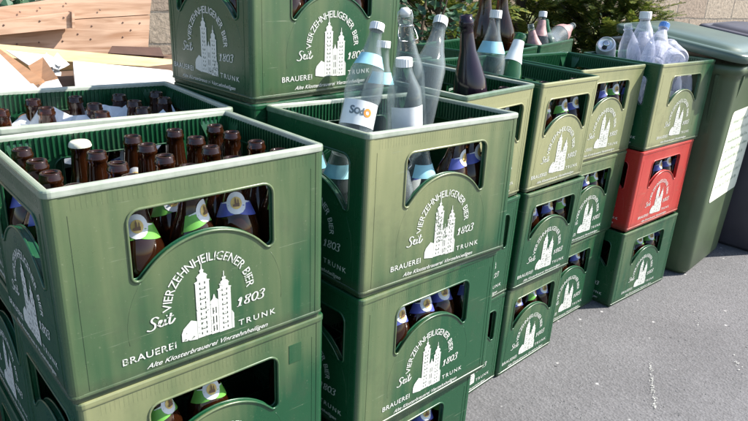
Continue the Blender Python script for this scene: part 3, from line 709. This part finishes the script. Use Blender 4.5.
# crate F: PET bottles, jug
PET = [(0, .012), (.022, .002), (.034, .004), (.038, .015), (.038, .06), (.0365, .065), (.038, .07), (.038, .10), (.0365, .105), (.038, .11), (.038, .16), (.0365, .165), (.038, .17), (.037, .20), (.030, .235), (.019, .262), (.0135, .275), (.0135, .280), (.0165, .281), (.0165, .283), (.0130, .284), (.0130, .298), (.0110, .298)]
PETM = lathe_mesh('plastic_bottle', PET, M_PET, 24)
def crumple(name, prof, mat, seed, amp=.035):
    rg = random.Random(seed); mb = MB(); seg = 26; ph = [rg.uniform(0, 6.28) for _ in range(6)]; rings = []
    prof2 = []
    for (r0_, z0), (r1, z1) in zip(prof, prof[1:]):
        for k in range(3): prof2.append((r0_+(r1-r0_)*k/3, z0+(z1-z0)*k/3))
    prof2.append(prof[-1])
    for r_, z in prof2:
        rings.append([Vector((r_*(1+(amp*math.sin(3*a+ph[0]+z*40)+amp*.7*math.sin(5*a+ph[1]-z*75)+amp*.5*math.sin(2*a+ph[2]+z*130))*(1 if r_ > .02 else 0))*math.cos(a),
                      r_*(1+(amp*math.cos(3*a+ph[3]+z*55)+amp*.7*math.sin(4*a+ph[4]+z*90))*(1 if r_ > .02 else 0))*math.sin(a), z)) for a in [2*math.pi*j/seg for j in range(seg)]])
    mb.loft(rings, cap=False, smooth=False); return mb.mesh(name, [mat])
GP = 'plastic bottles heaped in the crate above the red one'
def pet(pl, yl, ptp, yt, ln, label, seed, cap=None, sc=1.0, lab=None):
    b_, t_ = lean(pl, yl, ptp, yt, ln*sc); o = link('plastic_bottle', crumple('plastic_bottle', PET, M_PET, seed)); o.matrix_world = axis(b_, t_)@Matrix.Scale(sc, 4)
    tag(o, label, 'bottle', GP)
    if cap: screwcap(o, .283, .0165, cap, .018)
    if lab: wraplabel(o, PET, 5.0, .10, .165, [lab], off=.004)
    return o
pet((641, 52), 1.08, (646, 12), 1.09, .30, 'big clear plastic bottle, tallest of the heap, white cap at its top', 4, M_WHITE, 1.25)
pet((655, 52), 1.03, (665, 24), 1.04, .30, 'clear plastic bottle with a blue cap', 8, M_BLUECAP, 1.05)
pet((629, 50), 1.12, (628, 24), 1.13, .30, 'rounded clear plastic bottle at the left of the heap', 12, None, 1.0)
pet((672, 52), 1.05, (662, 42), 1.15, .30, 'clear plastic bottle lying low at the right of the heap', 16, None, .9)
pet((668, 56), 1.00, (652, 44), 1.12, .30, 'crushed clear plastic bottle lying in front under the blue cap', 21, None, .85)
# white translucent canister
JUG = [(0, .01), (.04, .002), (.046, .008), (.046, .12), (.044, .15), (.03, .175), (.02, .185), (.02, .20), (.001, .2)]
b_, t_ = lean((641, 56), 1.10, (644, 32), 1.11, .20)
mb = MB(); mb.loft([rrect(2*r_+.01 if r_ > .03 else 2*r_, 2*r_*.8, .018 if r_ > .03 else r_*.8, 0, z) for r_, z in JUG if r_ > .005], cap=True, smooth=True)
o = link('plastic_canister', mb.mesh('plastic_canister', [M_PET])); o.matrix_world = axis(b_, t_, R(40)); tag(o, 'boxy white translucent canister with a paper label in front of the plastic bottles', 'canister')
mb = MB(); mb.box(-.033, -.042, .06, .033, -.0385, .135); link('label', mb.mesh('label', [M_PAPER]), o)
for i, (x, y) in enumerate(((-.14, -.09), (-.06, -.09), (.03, -.09), (.11, -.09))):
    o = link('plastic_bottle', PETM); o.matrix_world = CRATES['F', 2].matrix_world@Matrix.Translation((x, y, .0185))@Matrix.Scale(.85, 4)
    tag(o, 'clear plastic bottle standing %s from left behind the opening of the top right crate' % ORD[i+1], 'bottle', GP); wraplabel(o, PET, 2.5, .17, .195, [M_PAPER], off=.001)
# drink can
CAN = [(.001, .006), (.022, .006), (.0245, .001), (.0270, .003), (.0330, .012), (.0330, .104), (.0285, .113), (.0270, .115), (.0262, .114), (.0258, .1115), (.001, .1115)]
c0 = at(606, 44, y=1.17); topdir = (Vector((0, 0, CAM_H))-c0).normalized()*.9+Vector((-.15, 0, .55)); topdir.normalize()
mb = MB(); mb.lathe(CAN, 32); o = link('drink_can', mb.mesh('drink_can', [M_ALU])); o.matrix_world = axis(c0-topdir*.115, c0)
tag(o, 'white drink can lying with its lid towards the viewer, beside the plastic bottles', 'can')
wraplabel(o, CAN, 6.28, .014, .102, [M_PAPER], 'printed_sleeve', off=.0005)
mb = MB(); mb.lathe([(.0045, .1125), (.0110, .1125), (.0110, .1135), (.0045, .1135)], 20, Matrix.Translation((.004, 0, 0))); link('pull_tab', mb.mesh('pull_tab', [M_STEEL]), o)
mb = MB(); mb.lathe([(.0002, .1120), (.0085, .1120), (.0085, .1123), (.0002, .1123)], 16, Matrix.Translation((-.012, 0, 0))@Matrix.Scale(1.0, 4)); link('mouth_opening', mb.mesh('mouth_opening', [M_RUBBER]), o)
# white paper in the rear left crate
mb = MB(); rg = random.Random(5); nx, ny = 14, 9
vs = [(-.18+.36*i/nx, -.12+.23*j/ny, .222+.02*j/ny+rg.uniform(-.012, .012)+.02*math.sin(i*1.3+j)) for j in range(ny+1) for i in range(nx+1)]
mb.add(vs, [(j*(nx+1)+i, j*(nx+1)+i+1, (j+1)*(nx+1)+i+1, (j+1)*(nx+1)+i) for j in range(ny) for i in range(nx)])
o = link('paper_sheet', mb.mesh('paper_sheet', [M_PAPER])); o.matrix_world = CRATES['A2', 2].matrix_world; tag(o, 'crumpled white paper between the bottles of the crate behind the nearest one', 'paper')

# ------------------------------------------------------------------ wheelie bins
def bin_(name, M, body, lid, label, sticker):
    root = empty(name, M); tag(root, label, 'bin', 'wheelie bins at the right end of the crates')
    mb = MB(); W0, D0, W1, D1, H = .425, .42, .500, .455, .855
    def rr(w, d, z, r=.045, yo=0): return [p+Vector((0, yo, 0)) for p in rrect(w, d, r, 0, z, 7)]
    lerp = lambda a, b, t: a+(b-a)*t
    rings = [rr(W0-.03, D0-.03, .0, .035), rr(W0, D0, .02)]
    for t in (.25, .5, .75, .93): rings.append(rr(lerp(W0, W1, t), lerp(D0, D1, t), H*t))
    rings += [rr(W1+.004, D1+.004, H*.955), rr(W1+.026, D1+.026, H*.965), rr(W1+.03, D1+.03, H*.995), rr(W1+.01, D1+.01, H)]
    mb.loft(rings, smooth=True)
    # moulded uprights on the upper body
    for sx in (-1, 1):
        for yy in (-.165, .165):
            x0 = sx*(W1/2-.002); mb.loft([[Vector((x0+sx*a, yy+b, z)) for a, b in ((-.012, -.009), (.010 if z > .7 else -.008, -.006), (.010 if z > .7 else -.008, .006), (-.012, .009))] for z in (H*.955, H*.94, H*.74, H*.70)])
    for xx in (-.17, .17):
        mb.loft([[Vector((xx+b, -D1/2+.002-a, z)) for a, b in ((-.014, -.009), (.008 if z > .7 else -.010, -.006), (.008 if z > .7 else -.010, .006), (-.014, .009))] for z in (H*.955, H*.94, H*.76, H*.72)])
    ob = link('body', mb.mesh('body', [body]), root)
    if sticker:
        # slanted waste notice on the front, bent with the face
        sm = MB(); tt = lambda z: z/H
        def fp(x, z, off): return Vector((x, -(lerp(D0, D1, tt(z)))/2-off, z))
        o = []; 
        for cx, cz, a0 in ((.165, .66, 0), (-.145, .66, 90), (-.145, .33, 180), (.165, .33, 270)):
            for i in range(5): a = R(a0+90*i/4); o.append((cx+.02*math.cos(a), cz+.02*math.sin(a)))
        sm.add([fp(x, z, .0012) for x, z in o], [tuple(range(len(o)))])
        sm.mi = 1; rg = random.Random(2)
        for i in range(8):
            z = .63-.038*i; x = -.135
            while x < .15-.02*(i % 3):
                l = rg.uniform(.008, .018); h = rg.uniform(.008, .020); pts = [(x, z), (x+l*.3, z+h), (x+l*.7, z+h*.2), (x+l, z+h*.7)]
                vs = []
                for px_, pz in pts: vs += [fp(px_, pz, .0022), fp(px_+.0012, pz-.0025, .0022)]
                sm.add(vs, [(2*k, 2*k+1, 2*k+3, 2*k+2) for k in range(3)]); x += l*rg.choice((1.05, 1.05, 1.9))
        link('waste_notice', sm.mesh('waste_notice', [simple('notice_sheet', (.80, .82, .66), .5, .04), simple('notice_ink', (.12, .22, .14), .6)], fixn=False), root)
    # lid: slopes down to the front, lip round three sides
    lm = MB()
    def lr(ins, z, tilt=.075): 
        return [Vector((p.x, p.y, z+tilt*(p.y+.3)/.6*1.0)) for p in rrect(W1+.060-2*ins, D1+.045-2*ins, .055, 0, 0, 7)]
    lm.loft([lr(.006, H+.002), lr(0, H+.005), lr(-.002, H+.028), lr(.004, H+.034), lr(.022, H+.037), lr(.026, H+.034), lr(.036, H+.034), lr(.041, H+.042), lr(.085, H+.050), lr(.16, H+.054)], smooth=True)
    lo = link('lid', lm.mesh('lid', [lid]), root)
    for xx in (-.12, .12):
        hm = MB(); hm.tube([(xx-.045, -.245, H+.030), (xx-.040, -.262, H+.036), (xx+.040, -.262, H+.036), (xx+.045, -.245, H+.030)], .009, 8)
        link('lid_grip', hm.mesh('lid_grip', [lid]), lo)
    gm = MB(); gm.tube([(-.19, .225, H-.01), (-.19, .285, H+.03), (.19, .285, H+.03), (.19, .225, H-.01)], .014, 10); link('handle_bar', gm.mesh('handle_bar', [body]), root)
    for sx in (-1, 1):
        w = MB(); Mw = Matrix.Translation((sx*.235, .20, .10))@Matrix.Rotation(R(90), 4, 'Y'); w.lathe([(.05, -.022), (.094, -.022), (.10, -.014), (.10, .014), (.094, .022), (.05, .022), (.02, .018), (.001, .018)], 28, Mw)
        link('wheel', w.mesh('wheel', [M_RUBBER]), root)
    return root
def bin_at(cx, cy, yaw): # front-left bottom corner
    return Matrix.Translation((cx, cy, 0))@Matrix.Rotation(R(yaw), 4, 'Z')@Matrix.Translation((.425/2, .44/2, 0))
bin_('wheelie_bin', bin_at(2.620, .852, 4), M_BIN, M_LID, 'green wheelie bin with a pale notice on its front, beside the red crate', True)
bin_('wheelie_bin', bin_at(3.125, .735, 3), M_BIN2, M_BIN2, 'dark grey wheelie bin standing right of the green one at the photo edge', False)

# ------------------------------------------------------------------ left background: boards and timber
def slab(name, corners, thick, mat, label=None, cat=None, parent=None, group=None):
    """flat board from 3-4 corner points; thickness along its normal"""
    c = [Vector(p) for p in corners]; n = (c[1]-c[0]).cross(c[2]-c[0]).normalized()
    mb = MB(); k = len(c); vs = c+[p-n*thick for p in c]
    mb.add(vs, [tuple(range(k)), tuple(range(2*k-1, k-1, -1))]+[(j, j+k, (j+1) % k+k, (j+1) % k) for j in range(k)])
    me = mb.mesh(name, [mat]); o = link(name, me, parent)
    if label: tag(o, label, cat, group)
    return o

def ppoly(pix, y, yfun=None):
    return [at(px, py, y=(y if not isinstance(y, (list, tuple)) else y[i])) for i, (px, py) in enumerate(pix)]
base = at(0, 60, y=2.4)
root = empty('plank_box', Matrix.Translation((base.x, 2.4, .78))); tag(root, 'large panel of nailed pine planks lying on the timber heap at top left', 'wooden panel')
def plank(pix, y, th=.03):
    o = slab('plank', ppoly(pix, y), th, M_WOOD, parent=root); o.matrix_parent_inverse = root.matrix_world.inverted(); return o
plank([(-40, 56), (148, 54), (150, 15.5), (-40, 27)], 2.40)
plank([(-40, 26), (150, 14.5), (151, -12), (-40, -6)][0:1]+[(150, 14.5), (153, -14), (62, -1), (-40, 14)], 2.404)
plank([(-40, 39), (73, 28), (72, 12.5), (-40, 26)], 2.362)
plank([(72.3, 28.5), (75.3, 29.5), (74.6, 13), (71.8, 12)], 2.352)
nm = MB()
for px_, py_, yy in ((40, 8, 2.40), (20, 12, 2.40), (66, 3.5, 2.40), (100, 10, 2.40), (64, 17.5, 2.362), (40, 21, 2.362), (4, 25, 2.362), (92, 26, 2.40), (123, 22.5, 2.40), (91, 39, 2.40), (123, 37, 2.40), (63, 41, 2.40), (39, 42.5, 2.40), (17, 44, 2.40), (131, 30, 2.40), (140, 23, 2.40), (78, 34, 2.40)):
    c = at(px_, py_, y=yy-.001); nm = MB(); nm.lathe([(.0002, .0015), (.0030, .001), (.0030, 0)], 8, Matrix.Translation(c)@Matrix.Rotation(R(90), 4, 'X')); o = link('nail_head', nm.mesh('nail_head', [M_NAIL]), root); o.matrix_parent_inverse = root.matrix_world.inverted()
slab('beam_or_gap_shade', ppoly([(-60, 53.5), (172, 68), (172, 59.5), (-60, 39)], [2.26, 2.26, 2.30, 2.30]), .05, M_BEAM, 'long pale timber beam lying in front of the nailed planks', 'beam')
slab('beam_or_gap_shade', ppoly([(108, 53), (164, 56.5), (160, 47.5), (112, 46)], [2.33, 2.33, 2.38, 2.38]), .03, simple('gap_shade', (.07, .035, .025), .8), 'short dark strip added for the shade in the gap between planks and beam', 'board')  # near-black slab stands in for the shade between planks and beam
slab('white_board', ppoly([(76, 92), (182, 96), (172, 70.5), (73, 61)], [1.52, 1.52, 2.16, 2.16]), .018, M_BOARDW, 'white board lying in the sun behind the rear left crate', 'board')
slab('white_board', ppoly([(-50, 98), (42, 92), (0, 52), (-50, 48)], [1.52, 1.52, 2.12, 2.12]), .018, M_BOARDW, 'white board with a slanting edge at the left photo edge', 'board')
o = slab('cardboard_flap', ppoly([(30, 84), (44, 80), (0, 49), (-8, 51)], [1.62, 1.62, 2.16, 2.16]), .006, M_CARD, 'narrow brown cardboard strip along the slanting white board', 'cardboard')
slab('paper_sheet', ppoly([(6, 51), (46, 56), (30, 67)], [2.1, 2.0, 1.9]), .003, M_BOARDW, 'cream paper corner between the slanting white board and the cardboard square', 'paper')
slab('paper_sheet', ppoly([(36, 90), (64, 90), (58, 79), (44, 82)], [1.53, 1.53, 1.64, 1.64]), .003, M_BOARDW, 'small white paper wedge under the cardboard square', 'paper')
slab('cardboard_sheet', ppoly([(41, 87), (57, 77), (43, 57), (28, 66)], [1.66, 1.66, 1.95, 1.9]), .005, M_CARD, 'square brown cardboard sheet standing on its corner between the white boards', 'cardboard')
mb = MB(); rg = random.Random(9)
for k in range(9):
    c = at(48+rg.uniform(-4, 14), 62+rg.uniform(-3, 9), y=2.1); a_, b2 = rg.uniform(.01, .035), rg.uniform(.01, .03)
    mb.add([c+Vector((math.cos(t)*a_*rg.uniform(.6, 1.2), math.sin(t)*b2, rg.uniform(-.01, .01)+math.sin(t)*.01)) for t in [i*6.283/6 for i in range(6)]], [(0, 1, 2, 3, 4, 5)])
o = link('paper_scraps', mb.mesh('paper_scraps', [M_PAPER])); tag(o, 'heap of torn white paper scraps in the gap between the white boards', 'paper', kind='stuff')
mb = MB(); x0, x1, y0, y1, zt = .22, 1.34, 1.50, 2.50, .745
mb.box(x0, y0, 0, x1, y1, zt); o = link('cardboard_box', mb.mesh('cardboard_box', [simple('old_dark_cardboard', (.13, .075, .045), .85, .3, 12)])); tag(o, 'big brown cardboard box carrying the boards and timber', 'box')

# ------------------------------------------------------------------ wall, shrubs
WALLM = Matrix.Translation((0, 4.4, 0))@Matrix.Rotation(R(-14), 4, 'Z')
mb = MB(); mb.box(-5, 0, 0, 16, .35, 2.3); mb.box(-5.04, -.04, 2.3, 16.04, .39, 2.38)
o = link('sandstone_wall', mb.mesh('sandstone_wall', [stone()])); o.matrix_world = WALLM; tag(o, 'sunlit wall of tan sandstone blocks behind the shrubs', 'wall')

def spray(mb, p, d, ln, rg, w=.0042):
    """one flat conifer spray: curved axis with rows of small scale-leaves"""
    d = d.normalized(); side = d.cross(Vector((rg.uniform(-.4, .4), rg.uniform(-.4, .4), 1))).normalized(); n = int(ln/.010); q = p.copy()
    for i in range(n):
        t = i/n; q = q+d*.010; d = (d+Vector((0, 0, -.03))).normalized(); l = (.046*(1-t)+.012)*rg.uniform(.7, 1.15)
        for s_ in (-1, 1):
            e = (d*.75+side*s_+Vector((rg.uniform(-.25, .25),)*3)*.6).normalized(); nn = d.cross(side).normalized(); ww = e.cross(nn).normalized()*w
            mb.add([q-ww*.6, q+ww*.6, q+e*l*.6+ww, q+e*l, q+e*l*.6-ww], [(0, 1, 2, 3, 4)])
def conifer(x, y, rad, h, n, label, seed):
    rg = random.Random(seed); root = empty('conifer_shrub', Matrix.Translation((x, y, 0))); tag(root, label, 'shrub', 'conifers behind the crates')
    mb = MB(); tr = MB(); tr.tube([(0, 0, 0), (.02, .01, h*.4), (0, .02, h*.8), (0, 0, h)], [.05, .04, .02, .008], 8)
    for b in range(n):
        z = h*(rg.random()**.8); a = rg.uniform(0, 2*math.pi); rr = rad*(1-.45*z/h)*rg.uniform(.45, 1.08)
        tip = Vector((math.cos(a)*rr, math.sin(a)*rr, z+rr*.35)); s0 = Vector((0, 0, max(.05, z-.1)))
        if b % 3 == 0: tr.tube([s0, s0.lerp(tip, .5)-Vector((0, 0, .03)), tip], [.010, .006, .002], 4)
        out = Vector((math.cos(a), math.sin(a), .45))
        for k in range(4):
            spray(mb, s0.lerp(tip, rg.uniform(.55, 1.0)), out+Vector((rg.uniform(-.8, .8), rg.uniform(-.8, .8), rg.uniform(-.4, .6))), rg.uniform(.08, .17), rg)
    c = link('crown', mb.mesh('crown', [M_CONIFER], fixn=False), root); t = link('trunk', tr.mesh('trunk', [M_STEM]), root); return root
def leafy(x, y, z0, rad, h, n, label, seed, size=.035):
    rg = random.Random(seed); root = empty('leafy_shrub', Matrix.Translation((x, y, 0))); tag(root, label, 'shrub', 'broad leaved shrubs behind the crates')
    mb = MB(); tr = MB()
    for k in range(9):
        a = rg.uniform(0, 6.28); e = Vector((math.cos(a)*rad*.7, math.sin(a)*rad*.7, h*rg.uniform(.7, 1))); tr.tube([(0, 0, 0), (e.x*.3, e.y*.3, e.z*.5), e], [.014, .009, .003], 5)
    for k in range(n):
        a = rg.uniform(0, 6.28); z = z0+(h-z0)*rg.random(); rr = rad*math.sqrt(rg.random())*(1.05-.4*(z/h)**2); c = Vector((math.cos(a)*rr, math.sin(a)*rr, z))
        d = Vector((rg.gauss(0, 1), rg.gauss(0, 1), rg.gauss(-.2, .6))).normalized(); nn = Vector((rg.gauss(0, .6), rg.gauss(0, .6), 1)).normalized(); s_ = d.cross(nn).normalized(); sz = size*rg.uniform(.6, 1.3); up_ = s_.cross(d)*sz*.18
        mb.add([c, c+d*sz*.35+s_*sz*.36, c+d*sz*.8+s_*sz*.33, c+d*sz*1.25, c+d*sz*.8-s_*sz*.33, c+d*sz*.35-s_*sz*.36, c+d*sz*.6-up_], [(0, 1, 6), (1, 2, 6), (2, 3, 6), (3, 4, 6), (4, 5, 6), (5, 0, 6)])
    link('foliage', mb.mesh('foliage', [M_LEAF], fixn=False), root); link('stems', tr.mesh('stems', [M_STEM]), root); return root
def gx(px, y): return at(px, 20, y=y).x
conifer(gx(448, 2.25), 2.25, .42, 1.75, 330, 'conifer with drooping yellow green sprays behind the highest crate', 1)
conifer(gx(520, 2.45), 2.45, .50, 1.75, 330, 'dark conifer behind the two big brown bottles', 2)
conifer(gx(608, 2.0), 2.0, .46, 1.40, 400, 'yellow green conifer behind the drink can and the plastic bottles', 3)
leafy(gx(414, 1.95), 1.95, .3, .30, 1.6, 900, 'broad leaved shrub right beside the highest crate', 4, .045)
leafy(gx(15, 3.2), 3.2, .2, .55, 1.25, 1500, 'dark leafy shrub beyond the plank panel at the top left corner', 6, .05)
leafy(gx(560, 3.0), 3.0, .1, .6, 1.6, 1200, 'leafy shrub in the shade before the sandstone wall', 8, .05)

# ------------------------------------------------------------------ ground
mb = MB(); mb.add([(-60, -60, 0), (60, -60, 0), (60, 60, 0), (-60, 60, 0)], [(0, 1, 2, 3)])
o = link('ground', mb.mesh('ground', [asphalt()])); tag(o, None, None, kind='structure')
mb = MB(); rg = random.Random(4)
def fleck(x, y, s_):
    n = 6; a0 = rg.uniform(0, 6); mb.add([(x+s_*rg.uniform(.5, 1.2)*math.cos(a0+i*6.283/n), y+s_*rg.uniform(.5, 1.2)*math.sin(a0+i*6.283/n), .004) for i in range(n)], [tuple(range(n))])
A_, B_ = at(650, 363, z=0), at(655, 409, z=0)
for k in range(120):
    t = rg.random(); p = A_.lerp(B_, t); fleck(p.x+rg.gauss(0, .0030), p.y+rg.gauss(0, .0030), rg.uniform(.0005, .0022))
for (ax, ay, bx, by, n) in ((735, 355, 739, 372, 12), (690, 300, 700, 330, 8)):
    A_, B_ = at(ax, ay, z=0), at(bx, by, z=0)
    for k in range(n): p = A_.lerp(B_, rg.random()); fleck(p.x+rg.gauss(0, .005), p.y+rg.gauss(0, .005), rg.uniform(.001, .003))
o = link('chalk_mark', mb.mesh('chalk_mark', [M_PRINT], fixn=False)); tag(o, None, None, kind='structure')
# loose grit on the asphalt
mb = MB()
for k in range(1500):
    p = at(rg.uniform(440, 760), 430-180*rg.random(), z=0); s_ = rg.uniform(.0010, .0032)
    if p.y > .80-.0*p.x: continue
    pts = [Vector((rg.uniform(.6, 1)*s_*x, rg.uniform(.6, 1)*s_*y, rg.uniform(.5, .9)*s_*z)) for x, y, z in ((1, 0, .2), (0, 1, .2), (-1, 0, .2), (0, -1, .2), (0, 0, 1))]
    mb.add([q+p for q in pts], [(0, 1, 4), (1, 2, 4), (2, 3, 4), (3, 0, 4)])
o = link('grit', mb.mesh('grit', [simple('pale_grit', (.26, .25, .24), .8, .35, 400)], fixn=False)); tag(o, 'pale grit scattered over the asphalt', 'grit', kind='stuff')

# ------------------------------------------------------------------ light
SUN = Vector((.62, -.38, .68)).normalized()
sd = bpy.data.lights.new('sun', 'SUN'); sd.energy = 4.6; sd.angle = R(.53); sd.color = (1, .955, .88)
so = bpy.data.objects.new('sun', sd); COL.objects.link(so); so.rotation_euler = SUN.to_track_quat('Z', 'Y').to_euler()
w = bpy.data.worlds.new('World'); scene.world = w; w.use_nodes = True
bg = w.node_tree.nodes['Background']; sky = w.node_tree.nodes.new('ShaderNodeTexSky'); sky.sky_type = 'NISHITA'; sky.sun_disc = False
sky.sun_elevation = math.asin(SUN.z); sky.sun_rotation = math.atan2(SUN.x, SUN.y); w.node_tree.links.new(sky.outputs[0], bg.inputs[0]); bg.inputs[1].default_value = .12
vs_ = scene.view_settings; vs_.view_transform = 'Standard'; vs_.look = 'None'; vs_.gamma = 1; vs_.use_curve_mapping = False; vs_.exposure = 1.05
scene.cycles.max_bounces = 10; scene.cycles.transmission_bounces = 8; scene.cycles.transparent_max_bounces = 8
scene.cycles.caustics_reflective = False; scene.cycles.caustics_refractive = False
